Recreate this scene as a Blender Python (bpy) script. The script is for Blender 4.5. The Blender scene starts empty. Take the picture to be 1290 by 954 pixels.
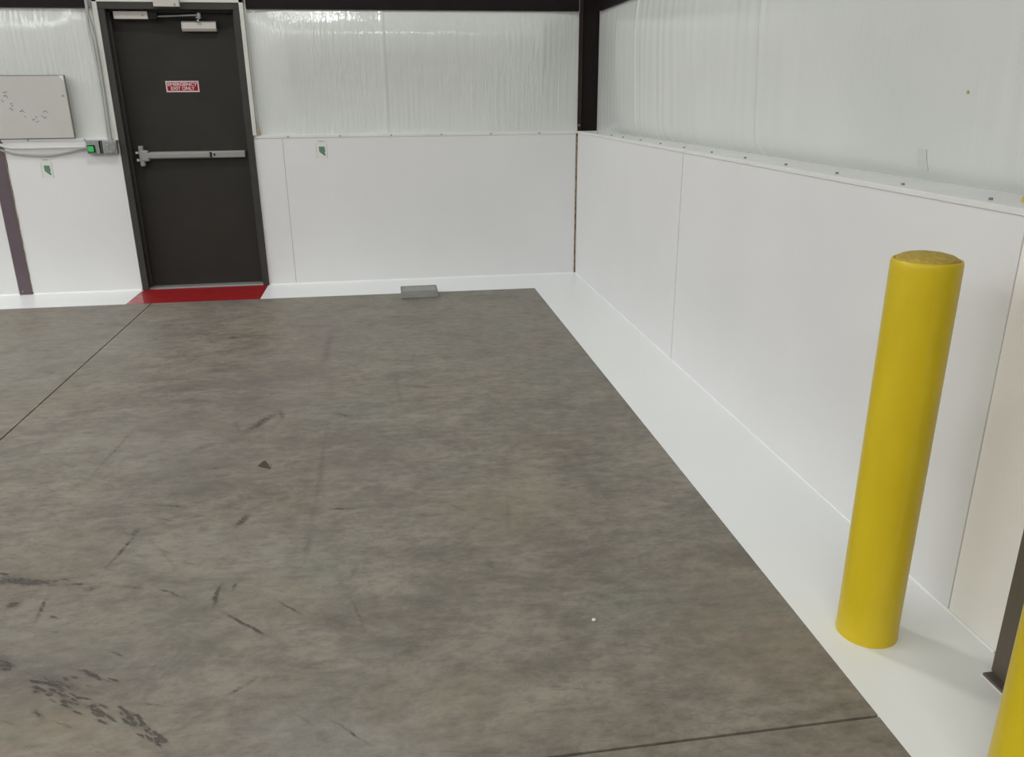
import bpy, bmesh, math, random
from mathutils import Vector, Matrix
random.seed(7)
S = bpy.context.scene
COL = S.collection

# ------------------------------------------------------------------ camera
def make_camera():
    loc = Vector((-1.63274, -6.97224, 1.50725))
    p, t, o = 0.150028, -0.337867, -0.00790993
    f = Vector((math.sin(p)*math.cos(t), math.cos(p)*math.cos(t), math.sin(t)))
    r0 = Vector((math.cos(p), -math.sin(p), 0)); u0 = r0.cross(f)
    r = math.cos(o)*r0 + math.sin(o)*u0
    u = -math.sin(o)*r0 + math.cos(o)*u0
    cd = bpy.data.cameras.new('camera'); cam = bpy.data.objects.new('camera', cd)
    COL.objects.link(cam)
    m = Matrix(((r.x, u.x, -f.x, loc.x), (r.y, u.y, -f.y, loc.y), (r.z, u.z, -f.z, loc.z), (0, 0, 0, 1)))
    cam.matrix_world = m
    cd.sensor_fit = 'HORIZONTAL'; cd.sensor_width = 36; cd.lens = 1015.033/1290*36
    cd.clip_start = 0.02
    S.camera = cam
make_camera()

# ------------------------------------------------------------------ world, lamps, exposure
w = bpy.data.worlds.new('world'); S.world = w; w.use_nodes = True
w.node_tree.nodes['Background'].inputs[0].default_value = (0.9, 0.95, 1.0, 1)
w.node_tree.nodes['Background'].inputs[1].default_value = 0.05
def lamp(x, y, z, power, sx=1.1, sy=0.45, color=(1.0, 0.997, 0.995)):
    l = bpy.data.lights.new('bay_and_fill_lamp', 'AREA'); l.shape = 'RECTANGLE'
    l.size = sx; l.size_y = sy; l.energy = power; l.color = color
    o = bpy.data.objects.new('bay_and_fill_lamp', l); o.location = (x, y, z); COL.objects.link(o)
lamp(-2.55, -2.3, 5.0, 66, 0.6, 0.45)
for lx, ly, lp, sx, sy in ((-9.0, -2.5, 165, .5, 3.0), (-9.0, -9.5, 330, .5, 9.0), (-4.5, -12.0, 445, 7.0, .5), (-13.0, -6.0, 500, .5, 9.0)):  # unseen rows added as fill, stretched to soften the bollard's wall shadow
    lamp(lx, ly, 5.6, lp, sx, sy)
S.view_settings.view_transform = 'Standard'
S.view_settings.look = 'None'
S.view_settings.gamma = 1.0
S.view_settings.use_curve_mapping = False
S.view_settings.exposure = 0.0

# ------------------------------------------------------------------ node helpers
class NT:
    def __init__(self, name):
        self.m = bpy.data.materials.new(name); self.m.use_nodes = True
        self.t = self.m.node_tree; self.n = self.t.nodes
        self.b = self.n['Principled BSDF']
    def new(self, kind, **kw):
        n = self.n.new(kind)
        for k, v in kw.items(): setattr(n, k, v)
        return n
    def link(self, a, b): self.t.links.new(a, b)
    def pos(self):
        return self.new('ShaderNodeNewGeometry').outputs['Position']
    def mapping(self, src, scale=(1, 1, 1), loc=(0, 0, 0), rot=(0, 0, 0), kind='POINT'):
        n = self.new('ShaderNodeMapping'); n.vector_type = kind
        n.inputs['Location'].default_value = loc; n.inputs['Rotation'].default_value = rot; n.inputs['Scale'].default_value = scale
        self.link(src, n.inputs['Vector']); return n.outputs[0]
    def noise(self, src, scale, detail=4, rough=0.55, out='Fac', dist=0.0):
        n = self.new('ShaderNodeTexNoise'); n.inputs['Scale'].default_value = scale
        n.inputs['Detail'].default_value = detail; n.inputs['Roughness'].default_value = rough
        n.inputs['Distortion'].default_value = dist
        self.link(src, n.inputs['Vector']); return n.outputs[out]
    def remap(self, v, a, b, c=0.0, d=1.0, smooth=False):
        n = self.new('ShaderNodeMapRange')
        if smooth: n.interpolation_type = 'SMOOTHSTEP'
        for i, x in zip(range(1, 5), (a, b, c, d)): n.inputs[i].default_value = x
        self.link(v, n.inputs[0]); return n.outputs[0]
    def math(self, op, a, b=None):
        n = self.new('ShaderNodeMath', operation=op)
        for i, x in enumerate((a, b)):
            if x is None: continue
            if isinstance(x, (int, float)): n.inputs[i].default_value = x
            else: self.link(x, n.inputs[i])
        return n.outputs[0]
    def mix(self, fac, a, b, blend='MIX'):
        n = self.new('ShaderNodeMix', data_type='RGBA', blend_type=blend)
        for i, x in ((0, fac), (6, a), (7, b)):
            if isinstance(x, (int, float)): n.inputs[i].default_value = x
            elif isinstance(x, tuple): n.inputs[i].default_value = (*x, 1) if len(x) == 3 else x
            else: self.link(x, n.inputs[i])
        return n.outputs[2]
    def bump(self, h, strength=0.2, dist=0.01):
        n = self.new('ShaderNodeBump'); n.inputs['Strength'].default_value = strength; n.inputs['Distance'].default_value = dist
        self.link(h, n.inputs['Height']); self.link(n.outputs[0], self.b.inputs['Normal'])
    def base(self, c):
        if isinstance(c, tuple): self.b.inputs['Base Color'].default_value = (*c, 1)
        else: self.link(c, self.b.inputs['Base Color'])
    def set(self, rough=0.5, metal=0.0, spec=0.5, coat=0.0):
        self.b.inputs['Roughness'].default_value = rough; self.b.inputs['Metallic'].default_value = metal
        self.b.inputs['Specular IOR Level'].default_value = spec; self.b.inputs['Coat Weight'].default_value = coat

def simple(name, col, rough=0.5, metal=0.0, var=0.06, scale=6.0, bump=0.0, bscale=80, spec=0.5):
    t = NT(name); p = t.pos()
    n = t.noise(p, scale, 5)
    lo = tuple(c*(1-var) for c in col); hi = tuple(min(1, c*(1+var)) for c in col)
    t.base(t.mix(t.remap(n, .3, .7), lo, hi)); t.set(rough, metal, spec)
    if bump: t.bump(t.noise(p, bscale, 3), bump, 0.003)
    return t.m

MARKS = [(-2.237, -1.393, 0.184, 0.019, -0.179, 0.35), (-2.06, -1.984, 0.558, 0.0228, -1.58, 0.4), (-2.66, -2.294, 0.187, 0.0324, 0.139, 0.35), (-2.725, -2.785, 0.145, 0.0226, -0.253, 0.4), (-2.307, -3.16, 0.179, 0.0223, 1.142, 0.6), (-2.219, -3.064, 0.093, 0.0138, -1.355, 0.5), (-2.416, -3.187, 0.111, 0.0114, -1.295, 0.35), (-2.536, -3.442, 0.082, 0.0174, 0.856, 0.4), (-2.428, -3.662, 0.076, 0.0152, 0.146, 0.4), (-2.919, -3.389, 0.304, 0.0075, -1.638, 0.4), (-3.144, -3.392, 0.188, 0.0148, -0.078, 0.3), (-2.544, -3.989, 0.128, 0.0149, -0.267, 0.5), (-2.242, -4.159, 0.061, 0.013, 1.261, 0.75), (-1.979, -3.698, 0.612, 0.0104, -1.568, 0.35), (-1.918, -3.128, 0.083, 0.0208, -0.709, 0.5), (-1.883, -4.123, 0.046, 0.0059, -0.236, 0.8), (-2.618, -4.177, 0.043, 0.0125, 1.347, 0.55), (-2.699, -1.597, 0.047, 0.0287, -0.378, 0.55), (-2.813, -1.679, 0.075, 0.0277, -0.421, 0.35), (-2.64, -1.412, 0.057, 0.025, 0.892, 0.35), (-2.087, -3.66, 0.048, 0.015, 0.267, 0.4), (-2.558, -3.882, 0.079, 0.0106, -0.668, 0.3), (-2.221, -3.864, 0.074, 0.0136, 0.23, 0.3), (-2.838, -4.035, 0.134, 0.0169, 0.111, 0.25), (-2.889, -4.46, 0.173, 0.0199, -0.257, 0.75), (-2.662, -4.541, 0.037, 0.0141, 0.081, 0.45), (-2.629, -4.299, 0.148, 0.0073, -1.704, 0.6), (-2.468, -4.371, 0.212, 0.0063, -1.006, 0.3), (-2.521, -4.555, 0.071, 0.0061, -0.29, 0.5), (-2.393, -4.605, 0.081, 0.0043, -0.642, 0.65), (-2.775, -4.627, 0.088, 0.0064, -1.457, 0.6), (-2.87, -4.595, 0.03, 0.0153, -0.163, 0.8), (-2.242, -4.644, 0.083, 0.0077, -1.595, 0.75), (-2.195, -4.6, 0.032, 0.0065, -1.564, 0.5), (-2.134, -4.81, 0.139, 0.0051, -0.74, 0.8), (-2.006, -4.747, 0.091, 0.0039, -0.767, 0.6), (-1.801, -4.799, 0.098, 0.005, -1.279, 0.4), (-1.813, -4.575, 0.06, 0.0082, -1.717, 0.4), (-1.982, -4.376, 0.131, 0.0128, -1.562, 0.4), (-2.103, -5.103, 0.072, 0.0074, 0.745, 0.45), (-2.192, -5.198, 0.054, 0.0079, 0.817, 0.35), (-1.896, -5.031, 0.066, 0.0066, 0.177, 0.35), (-1.802, -5.31, 0.086, 0.0037, -0.778, 0.55), (-1.925, -5.245, 0.045, 0.0038, -0.756, 0.35), (-2.477, -4.897, 0.045, 0.0048, -0.597, 0.6), (-2.514, -4.985, 0.092, 0.0057, -0.522, 0.75), (-2.579, -5.008, 0.112, 0.0136, -0.519, 0.5), (-2.53, -5.085, 0.097, 0.0107, -0.569, 0.55), (-2.334, -5.203, 0.072, 0.0079, -0.769, 0.45), (-2.311, -5.129, 0.06, 0.0031, -0.333, 0.5), (-2.783, -4.885, 0.071, 0.0196, -0.796, 0.7), (-2.599, -5.123, 0.042, 0.0084, -0.773, 0.5), (-0.895, -3.788, 0.248, 0.0126, -0.016, 0.3), (-0.861, -2.834, 0.152, 0.0191, -0.347, 0.35), (-1.633, -2.781, 0.278, 0.0135, -1.528, 0.3), (-1.511, -2.773, 0.09, 0.0222, -0.461, 0.45), (-1.247, -4.295, 0.152, 0.0093, -1.719, 0.3), (-1.526, -3.916, 0.044, 0.0112, 0.174, 0.35), (-0.92, -4.842, 0.084, 0.0069, -0.059, 0.35), (-1.047, -4.598, 0.107, 0.0079, 0.003, 0.3), (-0.802, -3.543, 0.12, 0.0186, 1.104, 0.25), (-1.356, -4.599, 0.052, 0.0138, -1.433, 0.35), (-1.922, -3.448, 0.163, 0.0451, 0.114, 0.3), (-2.534, -4.626, 0.085, 0.0147, -0.037, 0.3), (-1.671, -1.884, 0.058, 0.0307, -0.492, 0.25), (-2.726, -4.748, 0.12, 0.0137, -0.321, 0.35), (-2.718, -4.68, 0.029, 0.0056, -0.51, 0.5), (-2.257, -2.479, 0.263, 0.0775, 0.09, 0.25), (-2.7, -4.299, 0.108, 0.0178, -0.41, 0.3), (-3.092, -3.942, 0.116, 0.0175, -0.441, 0.2), (-0.666, -4.851, 0.053, 0.0114, -0.037, 0.3), (-1.295, -4.588, 0.413, 0.0147, 0.951, 0.12), (-2.602, -5.215, 0.068, 0.0099, 2.789, 0.2), (-2.602, -5.044, 0.02, 0.0033, -0.566, 0.7905568550697762), (-2.439, -5.144, 0.028, 0.005, -0.566, 0.7276748614916112), (-2.529, -5.076, 0.02, 0.0036, -0.568, 0.9746164709998212), (-2.459, -5.131, 0.028, 0.0051, -0.566, 0.7177024663067341), (-2.587, -5.024, 0.031, 0.0058, -0.57, 0.6803513884222226), (-2.514, -5.07, 0.026, 0.0045, -0.57, 0.7122265609842746), (-2.542, -5.099, 0.03, 0.0046, -0.563, 0.7550860088506637), (-2.44, -5.152, 0.023, 0.0053, -0.565, 0.9468154308782721), (-2.538, -5.055, 0.021, 0.0035, -0.57, 0.7567890587514586), (-2.463, -5.13, 0.02, 0.003, -0.566, 0.8692227609389662), (-2.594, -5.02, 0.02, 0.0062, -0.57, 0.7184507230166604), (-2.56, -5.055, 0.02, 0.0049, -0.568, 0.7467066922358891), (-2.573, -5.05, 0.024, 0.0058, -0.568, 0.6853428035512509), (-2.649, -4.989, 0.02, 0.0056, -0.57, 0.865401226295044), (-2.603, -5.026, 0.022, 0.0033, -0.568, 0.8940521585115315), (-2.444, -5.14, 0.031, 0.0049, -0.566, 0.9859536570645329), (-2.659, -4.985, 0.03, 0.0045, -0.569, 0.9801579285735434), (-2.507, -5.129, 0.028, 0.0037, -0.562, 0.7169953216830588), (-2.551, -5.074, 0.033, 0.004, -0.566, 0.6532887632188477), (-2.65, -5.012, 0.02, 0.0056, -0.566, 0.7769534934238705), (-2.586, -5.076, 0.021, 0.0036, -0.562, 0.6707688333226235), (-2.645, -5.028, 0.02, 0.0052, -0.564, 0.702374187203356), (-2.654, -4.987, 0.035, 0.0036, -0.569, 0.8352345552483021), (-2.473, -5.115, 0.02, 0.0057, -0.567, 0.8172166870580648), (-2.602, -5.028, 0.021, 0.0039, -0.568, 0.9612551458160796), (-2.459, -5.125, 0.021, 0.003, -0.567, 0.7390377814969836), (-2.601, -5.035, 0.031, 0.0035, -0.567, 0.6679458037902335), (-2.436, -5.147, 0.023, 0.0056, -0.566, 0.7910367230844819), (-2.444, -5.118, 0.027, 0.0043, -0.57, 0.6825180158059124), (-2.612, -5.003, 0.032, 0.006, -0.571, 0.9736020800315548), (-2.58, -5.031, 0.026, 0.0056, -0.57, 0.8348083624641098), (-2.503, -5.073, 0.026, 0.0038, -0.571, 0.9729799869452689), (-2.429, -5.176, 0.03, 0.0046, -0.562, 0.6655903893573576), (-2.443, -5.15, 0.02, 0.0055, -0.565, 0.8835164710857684), (-2.646, -5.014, 0.025, 0.0055, -0.566, 0.974618331243506), (-2.605, -5.048, 0.02, 0.0058, -0.565, 0.6545885969959434), (-2.448, -5.149, 0.027, 0.0053, -0.565, 0.8427129389248065), (-2.447, -5.148, 0.02, 0.0047, -0.565, 0.7657250906262563), (-2.445, -5.134, 0.022, 0.003, -0.567, 0.661964102412756), (-2.517, -5.069, 0.022, 0.0056, -0.57, 0.86284380198225), (-2.629, -4.997, 0.024, 0.0032, -0.57, 0.9431911369518893), (-2.459, -5.141, 0.02, 0.0044, -0.565, 0.7834053089609254), (-2.47, -5.112, 0.021, 0.0057, -0.568, 0.683291884713009), (-2.632, -5.022, 0.026, 0.0058, -0.566, 0.8293661270279806), (-2.553, -5.079, 0.02, 0.0056, -0.565, 0.7185484351435895), (-2.589, -5.02, 0.031, 0.0044, -0.571, 0.9294221046969436), (-2.388, -5.151, 0.02, 0.0042, -0.77, 0.7185047182479044), (-2.325, -5.2, 0.032, 0.0047, -0.773, 0.6019467434051372), (-2.36, -5.157, 0.029, 0.0042, -0.774, 0.6264895147252836), (-2.373, -5.155, 0.032, 0.0038, -0.772, 0.8683344756301095), (-2.255, -5.26, 0.024, 0.0035, -0.774, 0.9194766850635638), (-2.335, -5.182, 0.033, 0.0036, -0.774, 0.903634130785848), (-2.286, -5.233, 0.02, 0.0047, -0.774, 0.726762844212827), (-2.306, -5.216, 0.02, 0.003, -0.773, 0.6503783947705151), (-2.288, -5.255, 0.02, 0.0041, -0.769, 0.7226543000805253), (-2.32, -5.237, 0.02, 0.0037, -0.767, 0.9276658275462679), (-2.383, -5.143, 0.02, 0.0029, -0.773, 0.6070349978907196), (-2.262, -5.258, 0.029, 0.0047, -0.773, 0.8825375466384999), (-2.266, -5.273, 0.022, 0.0041, -0.77, 0.928269057548898), (-2.296, -5.249, 0.033, 0.003, -0.769, 0.82804462475848), (-2.306, -5.225, 0.03, 0.0035, -0.772, 0.924737624009816), (-2.344, -5.169, 0.026, 0.0053, -0.775, 0.8462563200100646), (-2.364, -5.17, 0.027, 0.0055, -0.771, 0.9146562280580226), (-2.352, -5.192, 0.021, 0.005, -0.769, 0.6993199453011282), (-2.349, -5.192, 0.024, 0.0046, -0.77, 0.8151659670405127), (-2.355, -5.178, 0.034, 0.0045, -0.771, 0.6546183893751895), (-2.411, -5.163, 0.034, 0.0045, -0.764, 0.7092829009040366), (-2.398, -5.129, 0.02, 0.0035, -0.773, 0.9248855063087925), (-2.273, -5.258, 0.02, 0.0034, -0.771, 0.9317749110341786), (-2.386, -5.139, 0.031, 0.0048, -0.773, 0.7914973389324726), (-2.262, -5.266, 0.02, 0.0029, -0.772, 0.6111121560054635), (-2.366, -5.183, 0.02, 0.003, -0.768, 0.9473909502861522), (-2.371, -5.179, 0.029, 0.0046, -0.768, 0.9334145255051396), (-2.272, -5.245, 0.027, 0.0041, -0.774, 0.8428166702457468), (-2.792, -4.47, 0.02, 0.0083, -0.329, 0.6194671174709327), (-2.965, -4.42, 0.02, 0.0088, -0.329, 0.5396246770783727), (-2.88, -4.444, 0.02, 0.0064, -0.329, 0.5980801920828163), (-2.983, -4.396, 0.033, 0.0049, -0.33, 0.786033047186676), (-2.935, -4.447, 0.031, 0.0057, -0.328, 0.6437338572220099), (-2.847, -4.484, 0.029, 0.0053, -0.327, 0.7389215734474956), (-2.718, -4.501, 0.033, 0.0061, -0.329, 0.7466276199400501), (-2.767, -4.466, 0.026, 0.005, -0.33, 0.6667364278143492), (-2.445, -5.018, 0.031, 0.0049, -0.565, 0.41116774563648467), (-2.49, -5.002, 0.02, 0.0058, -0.563, 0.5985850705005986), (-2.545, -4.966, 0.02, 0.0059, -0.563, 0.6674864573092048), (-2.448, -5.014, 0.031, 0.0051, -0.565, 0.6096189909538055), (-2.56, -4.983, 0.02, 0.0035, -0.518, 0.614052932805917), (-2.58, -4.991, 0.023, 0.0051, -0.516, 0.47496248492367976), (-2.642, -4.972, 0.032, 0.0055, -0.514, 0.43503426203330187), (-2.478, -5.059, 0.028, 0.0046, -0.514, 0.4002704338837247), (-2.507, -5.028, 0.02, 0.0053, -0.516, 0.4102890298005341), (-2.585, -4.984, 0.02, 0.0044, -0.516, 0.6670487152153819)]
TINTS = [(-2.43, -2.78, 0.55, 1.21, 'P', 0.55), (-2.61, -5.2, 0.34, 0.22, 'W', 0.6), (-1.8, -5.33, 0.28, 0.13, 'L', 0.55), (-1.24, -4.22, 0.34, 0.29, 'W', 0.5), (-3.78, -1.67, 0.72, 1.01, 'L', 0.3), (-2.81, -3.34, 0.59, 0.4, 'L', 0.3), (-2.35, -4.38, 0.56, 0.22, 'L', 0.25), (-0.57, -5.12, 0.33, 0.27, 'W', 0.45), (-0.15, -1.54, 0.68, 0.67, 'L', 0.15), (-1.56, -5.23, 0.32, 0.21, 'W', 0.35), (-2.18, -1.77, 0.31, 0.86, 'P', 0.4), (-2.1, -4.71, 0.28, 0.18, 'W', 0.35), (-2.49, -4.8, 0.43, 0.25, 'G', 0.3), (-2.69, -4.98, 0.2, 0.22, 'D', 0.45), (-2.84, -4.4, 0.38, 0.17, 'D', 0.35), (-1.29, -4.61, 0.33, 0.25, 'D', 0.25), (-1.93, -3.58, 0.39, 0.53, 'D', 0.25), (-0.71, -4.85, 0.31, 0.18, 'D', 0.18), (-0.9, -3.48, 0.49, 0.44, 'D', 0.2), (-2.45, -3.74, 0.3, 0.41, 'D', 0.25)]

def after(t, vec, val):          # evaluates the marks one after another, which keeps the shader's stack small
    n = t.new('ShaderNodeVectorMath', operation='MULTIPLY_ADD')
    t.link(val, n.inputs[0]); n.inputs[1].default_value = (1e-6, 1e-6, 0); t.link(vec, n.inputs[2]); return n.outputs[0]
def concrete_mat():
    t = NT('polished_concrete'); p = t.pos()
    st = t.mapping(p, (0.75, 1.1, 1.0), rot=(0, 0, 0.12))
    big = t.noise(st, 0.55, 5, .6); mid = t.noise(st, 4.5, 10, .76, dist=0.3); fine = t.noise(st, 24, 8, .75)
    hue = t.noise(t.mapping(p, loc=(7.3, 2.1, 0)), 1.1, 4); hue2 = t.noise(t.mapping(p, loc=(1.3, 9.1, 4)), 1.6, 4)
    c = t.mix(t.remap(mid, .34, .66), C_DARK, C_LIGHT)
    c = t.mix(t.math('MULTIPLY', t.remap(hue, .5, .68), .30), c, C_WARM)
    c = t.mix(t.math('MULTIPLY', t.remap(hue2, .52, .66), .40), c, C_GREEN)
    c = t.mix(t.math('MULTIPLY', t.remap(t.noise(t.mapping(p, loc=(4, 4, 9)), 1.3, 4), .54, .68), .30), c, C_PURP)
    c = t.mix(t.math('MULTIPLY', t.remap(fine, .5, .70), .45), c, C_SPECK)
    c = t.mix(t.math('MULTIPLY', t.remap(fine, .48, .30), .55), c, C_SCUFF)
    streak = t.noise(t.mapping(p, (3.4, 8.0, 1), rot=(0, 0, .16)), 3.0, 10, .78)
    c = t.mix(t.math('MULTIPLY', t.remap(streak, .48, .66), .55), c, C_SCUFF)
    c = t.mix(t.math('MULTIPLY', t.remap(streak, .46, .32), .26), c, C_SPECK)
    blot = t.noise(t.mapping(p, (1.0, 1.7, 1), loc=(3, 8, 0)), 2.2, 10, .76, dist=.6)
    c = t.mix(t.math('MULTIPLY', t.remap(blot, .50, .68), .62), c, C_SCUFF)
    # broad stains of oil, dust and wear; the far-left pale tint paints in sheen
    wb_ = t.noise(p, 2.0, 6, .7, out='Color')
    sb = t.new('ShaderNodeVectorMath', operation='MULTIPLY_ADD'); t.link(wb_, sb.inputs[0]); sb.inputs[1].default_value = (.5, .5, 0); t.link(p, sb.inputs[2])
    flat2 = t.mapping(sb.outputs[0], (1, 1, 0), loc=(-.25, -.25, 0))
    tc = dict(P=C_PURP, W=C_WARM, L=(.285, .278, .255), G=C_GREEN, D=C_SCUFF)
    spot = t.remap(t.noise(st, 7, 8, .75), .36, .60)
    for kind in 'PWLGD':
        ta = None
        for (x, y, rx, ry, k, st_) in TINTS:
            if k != kind: continue
            q = t.mapping(after(t, flat2, ta or c), (rx*1.2, ry*1.2, 1), (x, y, 0), (0, 0, -.15), 'TEXTURE')
            ln = t.new('ShaderNodeVectorMath', operation='LENGTH'); t.link(q, ln.inputs[0])
            v = t.remap(ln.outputs['Value'], 1.0, 0.2, 0, st_, True)
            ta = v if ta is None else t.math('MAXIMUM', ta, v)
        c = t.mix(t.math('MULTIPLY', ta, spot), c, tc[kind])
    # fine drag scratches, in patches
    for rz, zx, zy, lo, k, seed in ((ROT, 7, 75, .60, .60, 1.0), (-.2, 4, 60, .61, .45, 5.0), (1.15, 5, 60, .635, .45, 9.0)):
        sc = t.noise(t.mapping(p, (1/zx, 1/zy, 1), (seed, seed, 0), (0, 0, rz), 'TEXTURE'), 1.0, 6, .68)
        pt = t.remap(t.noise(t.mapping(after(t, p, c), loc=(seed*3, 0, seed)), .9, 4, .6), .47, .62)
        c = t.mix(t.math('MULTIPLY', t.math('MULTIPLY', t.remap(sc, lo, lo+.08), pt), k), c, C_TYRE)
    # worn tyre and drag marks on the slab
    wob = t.noise(p, 9.0, 4, .6, out='Color')
    vs = t.new('ShaderNodeVectorMath', operation='SUBTRACT'); t.link(wob, vs.inputs[0]); vs.inputs[1].default_value = (.5, .5, .5)
    vm = t.new('ShaderNodeVectorMath', operation='SCALE'); t.link(vs.outputs[0], vm.inputs[0]); vm.inputs['Scale'].default_value = 0.035
    va = t.new('ShaderNodeVectorMath', operation='ADD'); t.link(p, va.inputs[0]); t.link(vm.outputs[0], va.inputs[1])
    flat = t.mapping(va.outputs[0], (1, 1, 0))
    acc = None
    for (x, y, L, wd, a, s) in MARKS:
        q = t.mapping(after(t, flat, acc or c), (L*1.15, wd*1.7, 1), (x, y, 0), (0, 0, a), 'TEXTURE')
        ln = t.new('ShaderNodeVectorMath', operation='LENGTH'); t.link(q, ln.inputs[0])
        v = t.remap(ln.outputs['Value'], 1.15, 0.15, 0, s, True)
        acc = v if acc is None else t.math('MAXIMUM', acc, v)
    br = t.noise(t.mapping(p, (1/22, 1/70, 1), rot=(0, 0, ROT), kind='TEXTURE'), 1.0, 7, .75)
    thr = t.math('SUBTRACT', t.math('ADD', t.math('MULTIPLY', acc, 0.37), br), 0.625)
    hard = t.math('MULTIPLY', t.remap(thr, 0.0, 0.15, 0, 1, True), t.remap(acc, 0.05, 0.5))
    frag = t.noise(t.mapping(p, (1/32, 1/130, 1), rot=(0, 0, ROT), kind='TEXTURE'), 1.0, 6, .72)
    hard = t.math('MULTIPLY', hard, t.remap(frag, .42, .53, .12, 1))
    soft = t.math('MULTIPLY', acc, 0.50)
    c = t.mix(t.math('MINIMUM', t.math('ADD', t.math('MULTIPLY', hard, .8), soft), .85), c, C_TYRE)
    t.base(c)
    t.link(t.remap(mid, .3, .7, .40, .58), t.b.inputs['Roughness']); t.b.inputs['Specular IOR Level'].default_value = .35
    t.bump(fine, .06, .003)
    return t.m
ROT = -.55
C_DARK, C_LIGHT = (.150, .134, .108), (.280, .253, .206)
C_WARM, C_GREEN, C_PURP = (.255, .205, .140), (.185, .195, .160), (.165, .132, .132)
C_SPECK, C_SCUFF, C_TYRE = (.30, .28, .235), (.098, .088, .074), (.040, .035, .030)

def panel_mat(name, col, tex=.12, tone=.03):
    t = NT(name); p = t.pos()
    n = t.noise(p, 1.3, 4)
    c = t.mix(t.remap(n, .3, .7), tuple(x*(1-tone) for x in col), tuple(x*(1+tone*.6) for x in col))
    sm = t.noise(t.mapping(p, loc=(5, 5, 5)), 5.0, 6, .7)
    c = t.mix(t.math('MULTIPLY', t.remap(sm, .70, .78), .25), c, (.45, .43, .40))
    t.base(c); t.set(.42, 0, .4)
    t.bump(t.noise(p, 90, 3), tex, .003)
    return t.m

def vinyl_mat(name, ax):
    t = NT(name); p = t.pos()
    wob = t.noise(p, 2.5, 3, out='Color')
    q = t.mix(.03, p, wob)
    n1 = t.noise(t.mapping(q, (38, 38, 1.3)), 1.0, 3, .55); n2 = t.noise(t.mapping(q, (110, 110, 16)), 1.0, 3, .6)
    where = t.remap(t.noise(t.mapping(p, (1.2, 1.2, 2.2), loc=(3, 1, 5)), 1.0, 3), .38, .62)
    m = t.noise(p, 1.0, 3)
    c = t.mix(t.remap(m, .3, .7), (.60, .625, .60), (.655, .675, .65)); t.base(c)
    t.set(.13 if ax == 'x' else .2, 0, .5)
    h = t.math('MULTIPLY', t.math('ADD', t.math('MULTIPLY', n1, 1.0), t.math('MULTIPLY', n2, .35)), t.math('ADD', where, .25))
    t.bump(h, .9 if ax == 'x' else .22, .007)
    return t.m

M_CONC = concrete_mat()
M_SUB = simple('joint_dark', (.03, .027, .024), .9)
M_PAINT = simple('white_floor_paint', (.79, .81, .80), .33, var=.012, scale=2, bump=.03, bscale=60)
M_RED = simple('red_floor_paint', (.265, .010, .013), .5, var=.12, scale=12, spec=.22)
M_PINK = simple('thin_red_paint', (.42, .13, .14), .5, var=.35, scale=14)
M_PANEL = panel_mat('white_wall_board', (.71, .71, .71))
M_PANEL_C = panel_mat('cream_wall_board', (.82, .80, .755), .18)
M_VIN_B = vinyl_mat('white_vinyl_back', 'x'); M_VIN_R = vinyl_mat('white_vinyl_right', 'y')
M_TRIM = simple('white_trim', (.70, .705, .69), .45, var=.04)
M_CASING = simple('offwhite_casing', (.58, .58, .54), .5, var=.06)
M_STEEL = simple('dark_brown_steel', (.010, .0055, .0065), .6, var=.2, spec=.18)
M_STEEL2 = simple('brown_steel_lip', (.026, .016, .015), .6, var=.2, spec=.2)
M_PURP = simple('purple_brown_steel', (.105, .075, .090), .5, var=.1)
M_POST = simple('brown_post_steel', (.095, .080, .062), .5, var=.08)
M_DOOR = simple('dark_door_paint', (.026, .023, .0195), .55, var=.12, scale=5, bump=.03, spec=.25)
M_FRAME = simple('dark_frame_paint', (.042, .039, .035), .55, var=.12, spec=.3)
M_ALU = simple('satin_aluminium', (.30, .30, .29), .42, .35, var=.06)
M_ALU_D = simple('dull_grey_metal', (.22, .22, .215), .5, .3, var=.1)
M_BEIGE = simple('pale_grey_cover', (.50, .47, .43), .45, var=.05)
M_GALV = simple('galvanised_steel', (.30, .31, .31), .4, .4, var=.25, scale=60)
M_BLACK = simple('black_metal', (.008, .008, .008), .55, spec=.2)
M_CHROME = simple('bright_metal', (.7, .7, .7), .25, .9)
M_GREYPIPE = simple('grey_conduit', (.36, .36, .35), .45, .2)
M_WCABLE = simple('white_conduit', (.62, .62, .60), .45)
M_GLINE = simple('grey_line', (.42, .42, .41), .5)
M_PAPER = simple('white_paper', (.68, .69, .66), .5, var=.01)
M_GREENPR = simple('green_print', (.10, .22, .13), .6)
M_GREYPR = simple('grey_print', (.32, .33, .32), .6)
M_SIGNRED = simple('sign_red', (.30, .008, .022), .6, spec=.15)
M_SIGNWHITE = simple('sign_white', (.60, .50, .50), .45)
M_WB = simple('whiteboard_face', (.52, .505, .48), .25, var=.02)
M_WBEDGE = simple('whiteboard_edge', (.16, .15, .11), .5)
M_INK = simple('marker_ink', (.22, .23, .27), .6)
M_INKR = simple('marker_ink_red', (.36, .24, .27), .6)
M_FOAM = simple('tan_foam', (.42, .31, .18), .9, var=.3, scale=40, bump=.5)
M_FOAM2 = simple('pale_foam', (.52, .44, .32), .9, var=.2, scale=40)
M_CHIP = simple('dark_flake', (.05, .037, .028), .8)
M_JOINTSHADE = simple('grey_joint_shade', (.22, .22, .22), .7)  # grey standing in for the shade inside the panel joint
M_GAP = simple('brown_gap', (.09, .055, .035), .9, var=.4, scale=40)
M_BLOCK = simple('grey_block', (.28, .285, .265), .6, .0, var=.12, scale=20, bump=.15)
M_BLOCKR = simple('grey_block_rim', (.19, .185, .17), .7, var=.2, scale=20)
M_CREAMTAPE = simple('yellow_tape', (.50, .40, .10), .5)
M_TAPE = simple('clear_tape', (.565, .58, .56), .15)
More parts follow.
